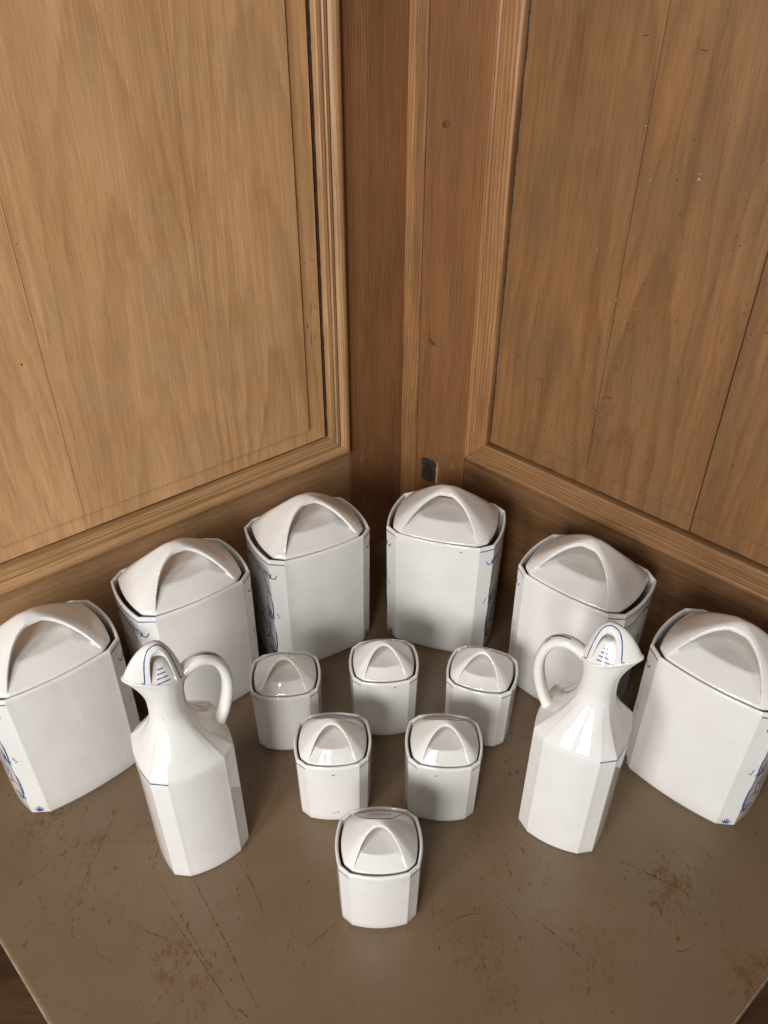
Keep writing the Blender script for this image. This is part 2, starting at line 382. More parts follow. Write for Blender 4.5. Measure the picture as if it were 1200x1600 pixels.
# long scratches in the paint, rusted (thin ribbons just above the paint)
def mat_scratch():
    t = NT("rusty_scratch"); v = t.coords()
    tr = t.add('ShaderNodeBsdfTransparent'); mx = t.add('ShaderNodeMixShader')
    a = t.ramp(t.noise(v, 170, 4, .7), [(0.42, G(0)), (0.58, G(.8))])
    c = t.ramp(t.noise(v, 300, 2), [(0.3, (0.080, 0.031, 0.009)), (0.7, (0.19, 0.078, 0.022))])
    t.set(**{'Base Color': c, 'Roughness': .85})
    t.link(a, mx.inputs[0]); t.link(tr.outputs[0], mx.inputs[1]); t.link(t.b.outputs[0], mx.inputs[2])
    t.link(mx.outputs[0], t.n['Material Output'].inputs['Surface'])
    return t.m
SCRATCH = mat_scratch()
SCR = [((-.318, .567), (-.335, .435), .0016), ((-.375, .50), (-.402, .468), .0012), ((-.209, .474), (-.120, .342), .0016), ((-.246, .455), (-.135, .330), .0014),
       ((-.165, .50), (-.125, .432), .0014), ((-.245, .47), (-.16, .36), .0011), ((-.045, .432), (-.075, .405), .0018), ((-.142, .345), (-.128, .336), .0018),
       ((.055, .62), (.035, .575), .0014), ((.16, .435), (.215, .385), .0013), ((.27, .50), (.345, .455), .0015), ((.065, .425), (.105, .44), .0022),
       ((-.27, .43), (-.22, .41), .0010), ((.125, .46), (.15, .425), .0010), ((.30, .40), (.33, .41), .0009), ((-.30, .40), (-.27, .385), .0010)]
sv, sf = [], []
for (p, q, w) in SCR:
    p = Vector((*p, 0)); q = Vector((*q, 0)); n = max(6, int((q - p).length / .006)); d = (q - p).normalized(); s = Vector((-d.y, d.x, 0))
    bow = random.uniform(-.004, .004)
    for i in range(n + 1):
        f = i / n; ww = w * (0.35 + 0.65 * sin(pi * min(1, f * 1.05))) * random.uniform(.55, 1.2)
        c = p.lerp(q, f) + s * (bow * sin(pi * f) + random.uniform(-.0004, .0004))
        sv += [c - s * ww / 2 + Vector((0, 0, .00025)), c + s * ww / 2 + Vector((0, 0, .00025))]
        if i: k = len(sv); sf.append((k - 4, k - 3, k - 1, k - 2))
so = link("scratches", mesh("scratches", sv, sf), SCRATCH, table); so.location = -table.location; so['kind'] = 'stuff'

# ------------------------------------------------------------------ panelled doors
def moulding_set(parent, x0, x1, z0, z1, prof, matv, math_):
    """four mitred lengths round the opening (outer edge x0..x1, z0..z1); prof = (distance in from outer edge, height proud)"""
    P = prof
    def piece(axis, side, mat):
        if axis == 'V':
            if side > 0: fns = [lambda c, h: Vector((x1 - c, -h, z0 + c + .0005)), lambda c, h: Vector((x1 - c, -h, z1 - c))]
            else: fns = [lambda c, h: Vector((x0 + c, -h, z0 + c + .0005)), lambda c, h: Vector((x0 + c, -h, z1 - c))]
        else:
            if side > 0: fns = [lambda c, h: Vector((x0 + c, -h, z1 - c)), lambda c, h: Vector((x1 - c, -h, z1 - c))]
            else: fns = [lambda c, h: Vector((x0 + c, -h, z0 + c)), lambda c, h: Vector((x1 - c, -h, z0 + c))]
        # shave the mitre by a hair so that the joint shows
        vs, fs = prism(P, fns)
        o = link("moulding", mesh("moulding", vs, fs), mat, parent)
    piece('V', 1, matv); piece('V', -1, matv); piece('H', 1, math_); piece('H', -1, math_)

def arc_pts(cx, cy, rx, ry, a0, a1, n):
    return [(cx + rx * cos(radians(a0 + (a1 - a0) * i / n)), cy + ry * sin(radians(a0 + (a1 - a0) * i / n))) for i in range(n + 1)]

def board(parent, mat, x0, x1, fx0, fx1, z0, z1, fz0, fz1, yb, yf, slope):
    """one board of the raised panel: thin margin at depth yb and the raised field at depth yf"""
    bm = bmesh.new()
    box_bm(bm, x0, x1, yb, yb + .012, z0, z1, 0.0003)
    a, b = max(x0, fx0), min(x1, fx1)
    sl = slope
    la = sl if a > x0 + 1e-6 else 0.0; lb = sl if b < x1 - 1e-6 else 0.0
    v = []
    for (d, s) in ((yb + .004, -1), (yf + .0006, 0), (yf, 1)):
        k = {-1: 0.0, 0: .6, 1: 1.0}[s]
        v.append([bm.verts.new((a + la * k + (0 if la else .0002), d, fz0 + sl * k)), bm.verts.new((b - lb * k - (0 if lb else .0002), d, fz0 + sl * k)),
                  bm.verts.new((b - lb * k - (0 if lb else .0002), d, fz1 - sl * k)), bm.verts.new((a + la * k + (0 if la else .0002), d, fz1 - sl * k))])
    for j in range(2):
        for i in range(4): bm.faces.new((v[j][i], v[j][(i + 1) % 4], v[j + 1][(i + 1) % 4], v[j + 1][i]))
    bm.faces.new(v[2])
    bmesh.ops.recalc_face_normals(bm, faces=bm.faces)
    me = bpy.data.meshes.new("board"); bm.to_mesh(me); bm.free()
    cxm = (x0 + x1) / 2
    for v in me.vertices: v.co.x -= cxm
    o = link("board", me, mat, parent); o.location.x = cxm
    return o

TH = .034
# ---- left door (local x = s - 0.25, y = depth away from the room, z up)
S0 = 0.25
ld = thing("panelled_door", "pale tan stripped pine door with a smooth raised panel, forming one side of the corner", "door",
           OFF_L * nL + S0 * tL + Vector((0, 0, .0006)), AL, "panelled wooden doors standing on the table")
X = lambda s: s - S0
MZ0, MZ1 = 0.2085, 1.12; MX0, MX1 = X(-0.10), X(0.635)
box("stile", L_STILE, ld, X(.635) + .0004, X(.745), 0, TH, 0, 1.24)
box("stile", L_STILE, ld, X(-.21), X(-.10) - .0004, 0, TH, 0, 1.24)
box("rail", L_RAIL, ld, MX0, MX1, .0006, TH, 0, MZ0 - .0004)
box("rail", L_RAIL, ld, MX0, MX1, .0006, TH, MZ1 + .0004, 1.24)
profL = [(0.0018, -.012), (0.0018, .002), (.0026, .0045)] + [(.0105 - .0083 * cos(radians(q)), .0045 + .0068 * sin(radians(q))) for q in range(20, 161, 20)] + \
        [(.0195, .0055), (.0200, .0030), (.0212, .0030), (.0216, .0066), (.0262, .0074), (.0276, .0062), (.0280, .0040), (.0292, .0040), (.0296, .0060), (.0352, .0056), (.0362, .0040), (.0364, -.012)]
moulding_set(ld, MX0, MX1, MZ0, MZ1, profL, L_MOV, L_MOH)
box("backing", GAP, ld, X(-.098), X(.633), .022, .030, MZ0 + .002, MZ1 - .002, 0)
PZ0, PZ1 = MZ0 + .0395, MZ1 - .0395; PX0, PX1 = MX0 + .0385, MX1 - .0415
cuts = [PX0, X(.03), X(.222), X(.4185), PX1]
gaps = [.0002, .0002, .00012]
for i in range(4):
    xa = cuts[i] + (gaps[i - 1] / 2 if i else 0); xb = cuts[i + 1] - (gaps[i] / 2 if i < 3 else 0)
    board(ld, L_PANEL, xa, xb, PX0 + .029, X(.5645), PZ0, PZ1, .2705, PZ1 - .029, .0046, .0008, .0014)

def dirt(parent, pts, w0, w1, seed):
    """ragged line of old dirt and broken varnish packed into a joint"""
    rnd = random.Random(seed); vs, fs = [], []
    p, q = Vector(pts[0]), Vector(pts[1]); n = int((q - p).length / .0025); d = (q - p).normalized(); sd = Vector((-d.z, 0, d.x)); a = b = w0
    for i in range(n + 1):
        a += rnd.uniform(-.5, .5) * (w1 - w0); b += rnd.uniform(-.5, .5) * (w1 - w0); a = min(max(a, w0), w1); b = min(max(b, w0), w1)
        c = p.lerp(q, i / n); vs += [c - sd * a / 2, c + sd * b / 2 + Vector((0, -.0002, 0))]
        if i: k = len(vs); fs.append((k - 4, k - 3, k - 1, k - 2))
    me = bpy.data.meshes.new("joint_dirt"); me.from_pydata([tuple(v) for v in vs], [], fs); me.update()
    link("joint_dirt", me, DIRT, parent)
DIRT = mat_plain("packed_dirt", (0.035, 0.020, 0.011), .9, 0, .7, 400)
dirt(ld, [(MX1 - .0385, .0040, PZ0), (MX1 - .0385, .0040, 1.06)], .0020, .0062, 1)
dirt(ld, [(PX0, .0040, PZ0 - .0002), (PX1, .0040, PZ0 - .0002)], .0003, .0016, 2)

# ---- right door (local x = s + 0.30)
S0R = -0.30
rd = thing("panelled_door", "orange-brown pine door with dented, split panel boards and a dark iron plate", "door",
           OFF_R * nR + S0R * tR + Vector((0, 0, .0006)), AR, "panelled wooden doors standing on the table")
XR = lambda s: s - S0R
RZ0, RZ1 = 0.2118, 1.12; RX0, RX1 = XR(-.6377), XR(.10)
# edge strip beside the corner: a flat with a shallow cove and a quirk
es = [(0, .03), (0, -.001), (.002, -.0028), (.011, -.0030), (.013, -.0012), (.0205, -.0008), (.0225, -.0026), (.031, -.0028), (.0328, -.001), (.0332, .03)]
vs, fs = prism(es, [lambda c, h: Vector((XR(-.771) + c, h, 0)), lambda c, h: Vector((XR(-.771) + c, h, 1.24))])
link("edge_strip", mesh("edge_strip", vs, fs), R_EDGE, rd)
box("stile", R_STILE, rd, XR(-.7375), XR(-.6377) - .0004, 0, TH, 0, 1.24)
box("stile", R_STILE, rd, XR(.10) + .0004, XR(.21), 0, TH, 0, 1.24)
box("rail", R_RAIL, rd, RX0, RX1, .0006, TH, .0835, RZ0 - .0004)
box("base_rail", R_RAIL, rd, RX0, RX1, .004, TH, 0, .0805)
box("rail", R_RAIL, rd, RX0, RX1, .0006, TH, RZ1 + .0004, 1.24)
profR = [(0.0015, -.012), (0.0015, .0035), (.0032, .0062)]
for k in range(3):
    c = .0080 + k * .0090
    profR += [(c - .0040, .0066), (c - .0022, .0076 - k * .0005), (c + .0020, .0077 - k * .0005), (c + .0042, .0068), (c + .0046, .0060)]
profR += [(.0330, .0056), (.0375, .0060), (.0402, .0048), (.0410, .003), (.0412, -.012)]
moulding_set(rd, RX0, RX1, RZ0, RZ1, profR, R_MOV, R_MOH)
box("backing", GAP, rd, RX0 + .002, RX1 - .002, .022, .030, RZ0 + .002, RZ1 - .002, 0)
QZ0, QZ1 = RZ0 + .0435, RZ1 - .0425; QX0, QX1 = RX0 + .0422, RX1 - .0425
cr = [QX0, XR(-.4327), XR(-.280), XR(-.09), QX1]; gr = [.0004, .0012, .0004]
for i in range(4):
    xa = cr[i] + (gr[i - 1] / 2 if i else 0); xb = cr[i + 1] - (gr[i] / 2 if i < 3 else 0)
    dz = (0, .0, .0006, 0)[i]
    board(rd, R_PANEL, xa, xb, QX0 + .027, QX1 - .027, QZ0, QZ1, QZ0 + .023, QZ1 - .027, .0034 + dz, .0020 + dz, .003)
dirt(rd, [(QX0 + .0002, .0030, QZ0), (QX0 + .0002, .0030, 1.06)], .0006, .0030, 3)
dirt(rd, [(QX0, .0030, QZ0), (QX1, .0030, QZ0)], .0006, .0022, 4)
# old mortise patch with rough iron let into the stile foot
px, pz = XR(-.7075), .158; rj = random.Random(9)
def rough_patch(rx, rz, y0, y1, n=30, jag=.10, dx=0, dz=0):
    vs = []; rr = [1 + rj.uniform(-jag, jag) for _ in range(n)]
    for (y, k) in ((y0, 1.0), (y1, .93)):
        for i in range(n):
            a = 2 * pi * i / n; c, q = cos(a), sin(a); m = 1 / (abs(c) ** 7 + abs(q) ** 7) ** (1 / 7)
            vs.append((px + dx + rx * c * m * rr[i] * k, y, pz + dz + rz * q * m * rr[i] * k))
    return vs, [(i, (i + 1) % n, n + (i + 1) % n, n + i) for i in range(n)] + [tuple(range(n, 2 * n))]
lp = link("latch_plate", mesh("latch_plate", *rough_patch(.0185, .0225, .002, -.0004)), IRON, rd)
link("filler", mesh("filler", *rough_patch(.0030, .0200, .001, -.0008, 20, .3, .0165, -.001)), FILL, lp)
link("hollow", mesh("hollow", *rough_patch(.0090, .0120, .001, -.0006, 20, .3, -.002, .002)), GAP, lp)
bm = bmesh.new(); bmesh.ops.create_cone(bm, cap_ends=True, segments=14, radius1=.0042, radius2=.0034, depth=.0022, matrix=Matrix.Translation((px + .001, -.0014, pz + .003)) @ Matrix.Rotation(pi / 2, 4, 'X'))
me = bpy.data.meshes.new("screw"); bm.to_mesh(me); bm.free(); link("screw", me, GAP, lp)

def disc(name, mat, parent, x, z, rx, rz, y=-.0004, n=14, jag=.12, rot=0.0):
    vs = [(x, y - .0002, z)]
    for i in range(n):
        a = 2 * pi * i / n; r = 1 + random.uniform(-jag, jag)
        dx, dz = rx * r * cos(a), rz * r * sin(a)
        vs.append((x + dx * cos(rot) - dz * sin(rot), y + .0005, z + dx * sin(rot) + dz * cos(rot)))
    me = bpy.data.meshes.new(name); me.from_pydata(vs, [], [(0, i + 1, (i + 1) % n + 1) for i in range(n)]); me.update()
    return link(name, me, mat, parent)
disc("wood_plug", PLUG, ld, X(.662), .184, .0060, .0066); disc("wood_plug", PLUG, rd, XR(-.6626), .184, .0050, .0085)
for (s, z, rx, rz, ro) in ((-.705, .670, .0085, .0060, .3), (-.7134, .378, .0100, .0050, -.45), (-.745, .69, .004, .008, .1)):
    disc("knot", KNOT, rd, XR(s), z, rx, rz, rot=ro)

# dents, nail holes and gouges on the right panel (and a few on the left one): small shapes of their own, one part each
def marks(parent, Xf, y, zones, name, mat, seed):
    rnd = random.Random(seed); vs = []; fs = []
    def blob(x, z, rx, rz, ro):
        n = 7; k = len(vs); vs.append((x, y - .00012, z))
        for i in range(n):
            a = 2 * pi * i / n; r = rnd.uniform(.6, 1.25); dx, dz = rx * r * cos(a), rz * r * sin(a)
            vs.append((x + dx * cos(ro) - dz * sin(ro), y - .00012, z + dx * sin(ro) + dz * cos(ro)))
        for i in range(n): fs.append((k, k + 1 + i, k + 1 + (i + 1) % n))
    for (s0, z0, ds, dz, n, kind) in zones:
        for _ in range(n):
            x = Xf(s0 + rnd.gauss(0, ds)); z = z0 + rnd.gauss(0, dz)
            if kind == 'hole': r = rnd.uniform(.0006, .0013); blob(x, z, r, r * rnd.uniform(.8, 1.5), 0)
            elif kind == 'gouge':
                ro = rnd.uniform(-.5, .35); l = rnd.uniform(.002, .0055)
                for q in range(3): blob(x + l * (q - 1) * .8 * cos(ro), z + l * (q - 1) * .8 * sin(ro) + rnd.uniform(-.0005, .0005), l * .55, rnd.uniform(.0004, .0008), ro + rnd.uniform(-.3, .3))
            else: blob(x, z, rnd.uniform(.0003, .0007), rnd.uniform(.004, .010), rnd.uniform(-.08, .08))
    me = bpy.data.meshes.new(name); me.from_pydata(vs, [], fs); me.update()
    o = link(name, me, mat, parent); o['kind'] = 'stuff'
marks(rd, XR, .0020, [(-.435, .36, .02, .045, 22, 'hole'), (-.41, .50, .03, .05, 18, 'hole'), (-.33, .60, .06, .12, 22, 'hole'), (-.25, .40, .06, .10, 12, 'hole'),
                      (-.43, .37, .015, .03, 4, 'gouge'), (-.41, .46, .02, .03, 3, 'gouge'), (-.30, .55, .05, .05, 2, 'gouge'), (-.42, .72, .03, .06, 2, 'gouge'), (-.52, .5, .03, .1, 2, 'gouge'),
                      (-.42, .43, .03, .05, 5, 'streak'), (-.34, .50, .03, .05, 4, 'streak')], "dents", DENT, 5)
marks(rd, XR, .0020, [(-.43, .42, .03, .09, 9, 'hole'), (-.37, .66, .02, .02, 4, 'hole')], "filler_spots", FILL, 8)
marks(ld, X, .0012, [(.27, .55, .10, .12, 9, 'hole'), (.50, .62, .03, .05, 4, 'hole'), (.42, .33, .02, .02, 2, 'gouge')], "dents", DENT, 11)
marks(ld, X, .0042, [(.578, .42, .004, .04, 5, 'streak'), (.58, .50, .003, .05, 3, 'hole')], "dents", DENT, 12)

# ------------------------------------------------------------------ pottery
def outline(a, w, d, e, bf, bs, fil=.0021, nf=14, ns=12, nc=4, bead=0.0):
    """octagonal plan with bowed faces, filleted corners; counter-clockwise from the front-left corner"""
    V = [(-a, -d), (a, -d), (w, -e), (w, e), (a, d), (-a, d), (-w, e), (-w, -e)]
    V = [Vector(p) for p in V]
    bulge = [bf, 0, bs, 0, bf, 0, bs, 0]; cnt = [nf, nc, ns, nc, nf, nc, ns, nc]
    segs = []
    for i in range(8):
        p, q = V[i], V[(i + 1) % 8]; L = (q - p).length; nrm = Vector(((q - p).y, -(q - p).x)).normalized()
        m = 40; pts = [p.lerp(q, k / m) + nrm * (bulge[i] * (1 - (2 * k / m - 1) ** 2)) for k in range(m + 1)]
        f0 = fil / L; 
        segs.append([pts_at(pts, f0 + (1 - 2 * f0) * k / cnt[i]) for k in range(cnt[i] + 1)])
    out = []
    for i in range(8):
        out += segs[i]
        A = segs[i][-1]; B = segs[(i + 1) % 8][0]; C = V[(i + 1) % 8]
        nn = C.normalized() if bead else C * 0
        if bead: nn = ((C - A).normalized() - (B - C).normalized()).normalized()
        for k in (1, 2, 3, 4, 5):
            u = k / 6; out.append(A * (1 - u) ** 2 + C * 2 * u * (1 - u) + B * u ** 2 + nn * (bead * sin(pi * u) ** 2))
    return out
def pts_at(pts, u):
    x = u * (len(pts) - 1); i = min(int(x), len(pts) - 2); return pts[i].lerp(pts[i + 1], x - i)
def offset(pts, d):
    n = len(pts); o = []
    for i in range(n):
        t = (pts[(i + 1) % n] - pts[i - 1]); nn = Vector((t.y, -t.x)).normalized(); o.append(pts[i] + nn * d)
    return o
def loft(name, rings, cap0=True, cap1=True):
    n = len(rings[0]); vs = [v for r in rings for v in r]; fs = []
    for j in range(len(rings) - 1):
        for i in range(n):
            k = (i + 1) % n; fs.append((j * n + i, j * n + k, (j + 1) * n + k, (j + 1) * n + i))
    if cap0: fs.append(tuple(range(n - 1, -1, -1)))
    if cap1: m = (len(rings) - 1) * n; fs.append(tuple(range(m, m + n)))
    return mesh(name, vs, fs)

def evaluated(me, mods):
    o = bpy.data.objects.new("temporary", me); col.objects.link(o)
    for typ, kw in mods:
        m = o.modifiers.new(typ, typ)
        for k, v in kw.items(): setattr(m, k, v)
    dg = bpy.context.evaluated_depsgraph_get(); dg.update()
    out = bpy.data.meshes.new_from_object(o.evaluated_get(dg))
    col.objects.unlink(o); bpy.data.objects.remove(o)
    return out
def fuse(me, voxel, it):
    return evaluated(me, [('REMESH', dict(mode='VOXEL', voxel_size=voxel, adaptivity=0.0)), ('SMOOTH', dict(factor=.5, iterations=it))])
def joined(parts):
    vs, fs = [], []
    for v, f in parts:
        k = len(vs); vs += [tuple(x) for x in v]; fs += [tuple(i + k for i in q) for q in f]
    return vs, fs
def tree_of(*mes):
    vs, fs = [], []
    for me in mes:
        k = len(vs); vs += [v.co.copy() for v in me.vertices]; fs += [tuple(i + k for i in p.vertices) for p in me.polygons]
    return BVHTree.FromPolygons(vs, fs)

def paint(bvh, strokes, name, lift=.00022):
    """brush strokes snapped to a surface: strokes = [(points, width, taper?)]"""
    vs, fs = [], []
    for st in strokes:
        pts, w = st[0], st[1]; tap = st[2] if len(st) > 2 else False
        pts = [Vector(p) for p in pts]; dense = []
        for p, q in zip(pts, pts[1:]):
            n = max(1, int((q - p).length / .0012))
            dense += [p.lerp(q, k / n) for k in range(n)]
        dense.append(pts[-1])
        snap = []
        for p in dense:
            h = bvh.find_nearest(p)
            if h[0] is not None: snap.append((h[0], h[1]))
        if len(snap) < 2: continue
        m = len(snap)
        for i, (p, nn) in enumerate(snap):
            t = snap[min(i + 1, m - 1)][0] - snap[max(i - 1, 0)][0]
            s = nn.cross(t)
            if s.length < 1e-9: s = Vector((0, 0, 1))
            s.normalize(); f = i / (m - 1)
            ww = w * random.uniform(.85, 1.12) * ((.35 + .65 * sin(pi * (.15 + .8 * f))) if tap else 1)
            vs += [p + nn * lift - s * ww / 2, p + nn * lift + s * ww / 2]
            if i: k = len(vs); fs.append((k - 4, k - 3, k - 1, k - 2))
    me = bpy.data.meshes.new(name); me.from_pydata([tuple(v) for v in vs], [], fs); me.update()
    return me

def curve(ctrl, n=14):
    """Catmull-Rom through control points (2-D or 3-D)"""
    P = [Vector(c) for c in ctrl]; P = [P[0] * 2 - P[1]] + P + [P[-1] * 2 - P[-2]]; out = []
    for i in range(1, len(P) - 2):
        for k in range(n):
            t = k / n; p0, p1, p2, p3 = P[i - 1:i + 3]
            out.append(.5 * ((2 * p1) + (p2 - p0) * t + (2 * p0 - 5 * p1 + 4 * p2 - p3) * t * t + (3 * p1 - p0 - 3 * p2 + p3) * t ** 3))
    out.append(P[-2]); return out

def pyramid(w, d, a, e, bs, bf, p=26):
    den = (d - e) * a + (w - a) * d
    def rho(x, y):
        x, y = abs(x), abs(y)
        rx = x / (w + bs * max(0, 1 - (y / e) ** 2)); ry = y / (d + bf * max(0, 1 - (x / a) ** 2)); rc = ((d - e) * x + (w - a) * y) / den
        return (rx ** p + ry ** p + rc ** p) ** (1 / p)
    return rho
def bell(u, c):
    u = min(max(u, 0), 1.0)
    return (sqrt(c * c + 1) - sqrt(c * c + u * u)) / (sqrt(c * c + 1) - c)

def lid_mesh(a, w, d, e, bf, bs, rise, h1, rcrease, hw0, power, thick, z0, voxel, it, c=.24, skirt=.0035, step=.0026):
    out = outline(a, w, d, e, bf, bs, .0028)
    rho = pyramid(w, d, a, e, bs, bf)
    parts = []
    # the low hipped lid under the strap
    rings = []
    for (k, z) in ((-.012, -.016), (-.011, -.006), (-.0008, -.005), (0, -skirt), (0, -.0006)):
        rings.append([Vector((p.x, p.y, z)) for p in offset(out, k)])
    for s in (.985, .95, .9, .85, .8, .75, .7, .65, .6, .55, .5, .45, .4, .3, .2, .1):
        rings.append([Vector((p.x * s, p.y * s, h1 * min(1.0, (1 - s) / (1 - rcrease)) * (1.0 if s > rcrease else 1 - .10 * (1 - s / rcrease)))) for p in out])
    vs = [v for r in rings for v in r]; n = len(out); fs = []
    for j in range(len(rings) - 1):
        for i in range(n):
            k = (i + 1) % n; fs.append((j * n + i, j * n + k, (j + 1) * n + k, (j + 1) * n + i))
    fs.append(tuple(range(n - 1, -1, -1))); m = (len(rings) - 1) * n; fs.append(tuple(range(m, m + n)))
    parts.append((vs, fs))
    # the strap: a slice of an eight-sided bell, wide at both ends, narrow on top
    xe = w + bs - .0012; NX, NY = 60, 14; vs = []; fs = []
    def hw(x): return min(hw0 + (d + bf - .0006 - hw0) * min(1, abs(x) / (a * 1.03)) ** power, 1)
    def ylim(x):
        lo, hi = 0, d + bf
        for _ in range(24):
            m = (lo + hi) / 2
            if rho(x, m) < .985: lo = m
            else: hi = m
        return lo
    for i in range(NX + 1):
        x = -xe + 2 * xe * i / NX; H = min(hw(x), ylim(x)); H = max(H, .0008)
        topv = []; botv = []
        for j in range(NY + 1):
            y = -H + 2 * H * j / NY
            rr_ = rho(x, y); z = rise * bell(rr_, c) + step * max(0, 1 - rr_ ** 7) + .0006
            topv.append((x, y, z)); botv.append((x, y * .97, max(z - thick, -.0025)))
        vs += topv + botv[::-1]
    m = 2 * (NY + 1)
    for i in range(NX):
        for j in range(m):
            k = (j + 1) % m; fs.append((i * m + j, i * m + k, (i + 1) * m + k, (i + 1) * m + j))
    fs.append(tuple(range(m - 1, -1, -1))); fs.append(tuple(range(NX * m, NX * m + m)))
    parts.append((vs, fs))
    me = mesh("lid", *joined(parts))
    me = fuse(me, voxel, it)
    for v in me.vertices: v.co.z += z0
    return me, out, hw, (lambda x, y: z0 + rise * bell(rho(x, y), c) + step)

def canister(name, label, a, w, d, e, H, tp, bf, bs, wall, lid, lidz, motif, group):
    root = thing(name, label, "canister", (0, 0, 0), 0, group)
    out = outline(a, w, d, e, bf, bs, bead=.0003)
    def lvl(z): return tp + (1 - tp) * z / H
    R = []
    def ring(off, z): R.append([Vector((p.x, p.y, z)) for p in offset([q * lvl(z) for q in out], off)])
    ring(-.006, .0016); ring(-.005, .0002); ring(-.0034, 0.0); ring(-.0022, .0006); ring(-.0018, .0028); ring(-.0005, .0036); ring(0, .0052)
    for k in range(1, 12): ring(0, .0052 + (H - .0052 - .006) * k / 11)
    ring(.0001, H - .0035); ring(-.0002, H - .0015); ring(-.0009, H - .0004); ring(-wall * .5, H); ring(-wall * .85, H - .0005); ring(-wall, H - .0018)
    ring(-wall - .0002, H - .010); ring(-wall - .0002, H * .35); ring(-wall - .0006, .014); ring(-wall - .004, .009)
    me = loft("body", R)
    rnd = random.Random(3)
    body = link("body", me, PORC, root, True)
    bvh = tree_of(me)
    st = []
    def pt(sgn, u, z):       # u: -1..0 front chamfer, 0..1 side face, 1..2 back chamfer
        s = lvl(z)
        if u < 0: p = Vector((a, -d)).lerp(Vector((w, -e)), 1 + u)
        elif u <= 1: p = Vector((w, -e)).lerp(Vector((w, e)), u); p.x += bs * (1 - (2 * u - 1) ** 2)
        else: p = Vector((w, e)).lerp(Vector((a, d)), u - 1)
        return Vector((sgn * p.x * s, p.y * s, z))
    zl = H - (.0062 if H > .15 else .0058)
    lw = .0016 if H > .15 else .0013
    for sg in (1, -1):
        us = [-.97 + .04 * k for k in range(50)] + [1.0 + .05 * k for k in range(20)]
        st.append(([pt(sg, u, zl + .0003 * sin(u * 5 + sg)) for u in sorted(us)], lw))
        for (ctrl, ww) in motif:
            st.append(([pt(sg, q.x, q.y) for q in curve(ctrl)], ww, True))
    st.append(([Vector((a - 2 * a * k / 30, (d + bf * (1 - (2 * k / 30 - 1) ** 2)) * lvl(zl), zl)) for k in range(31)], lw))
    link("blue_pattern", paint(bvh, st, "blue_pattern"), BLUE, body)
    lo = link("lid", lid[0], PORC, root, True); lo.location = (0, 0, lidz)
    lb = tree_of(lid[0]); L = lid[1]
    edge, zf = lid[3], lid[4]
    st = [([Vector((x, edge(x) - .0012, zf(x, edge(x) - .0012))) for x in [(-1 + k / 20) * lid[5] for k in range(41)]], lw * .85)]
    yb = lid[2]
    for k in range(4):
        x0 = (-.34 + k * .2) * yb; y0 = yb * (.82 + .02 * (k % 2))
        st.append(([Vector((x0, y0, .003)), Vector((x0 + yb * .10, y0 + yb * .03, .003)), Vector((x0 + yb * .17, y0 - yb * .02, .003))], lw * .9, True))
    link("blue_line", paint(lb, st, "blue_line"), BLUE, lo)
    return root

H1, H2 = .2000, .1029
def tuft(u, z, du, dz, n=4, flip=1):
    r = []
    for k in range(n):
        f = (k - (n - 1) / 2) / max(1, n - 1)
        r.append(([(u + du * f, z + dz * (.5 - abs(f)) * flip), (u + du * f + du * .10, z - dz * .25 * flip), (u + du * f + du * .16, z - dz * .65 * flip)], .0016))
    return r
big = []
# garland from corner to corner below the line, with tufts and a hook on the chamfers
big += [([(1.35, H1 - .013), (1.0, H1 - .022), (.75, H1 - .024), (.5, H1 - .017), (.25, H1 - .024), (.02, H1 - .023)], .0020)]
big += tuft(.02, H1 - .024, .22, .010, 5) + tuft(.98, H1 - .024, .22, .010, 5) + tuft(.55, H1 - .018, .14, .008, 3)
big += [([(-.05, H1 - .029), (-.28, H1 - .031), (-.5, H1 - .024)], .0017)]
# side stems bowing out to the edges
for m in (0, 1):
    k = (lambda u: u) if m == 0 else (lambda u: 1 - u)
    big += [([(k(.30), H1 - .024), (k(.10), H1 - .045), (k(.00), H1 - .075), (k(.02), H1 - .100), (k(.16), H1 - .106)], .0017)]
    big += tuft(k(.06), H1 - .098, .16, .012, 5) + tuft(k(.04), H1 - .056, .06, .008, 2)
    big += [([(k(-.30), H1 - .098), (k(-.22), H1 - .092)], .0013), ([(k(-.42), H1 - .099), (k(-.25), H1 - .101)], .0013)]
    big += [([(k(.35), .045), (k(.10), .055), (k(.04), .035), (k(.20), .022)], .0017)]
    big += tuft(k(.10), .034, .22, .012, 6)
    big += [([(k(.46), .075), (k(.30), .095), (k(.36), .112), (k(.48), .098)], .0016), ([(k(.48), .085), (k(.24), .080), (k(.20), .070), (k(.46), .073)], .0015)]
big += [([(.5, .04), (.47, .075), (.53, .11), (.5, .14)], .0014), ([(.5, .11), (.42, .128), (.5, .142), (.58, .128), (.5, .11)], .0015)]
for m in (0, 1):
    k = (lambda u: u) if m == 0 else (lambda u: 1 - u)
    big += [([(k(.14), .118), (k(.04), .088), (k(-.02), .060), (k(.02), .036), (k(.12), .024), (k(.2), .027)], .0019)]
    big += [([(k(.30), .104), (k(.14), .078), (k(.22), .052), (k(.36), .045)], .0016), ([(k(.40), .09), (k(.26), .07), (k(.30), .055)], .0015)]
    big += tuft(k(.10), .108, .20, .012, 4)
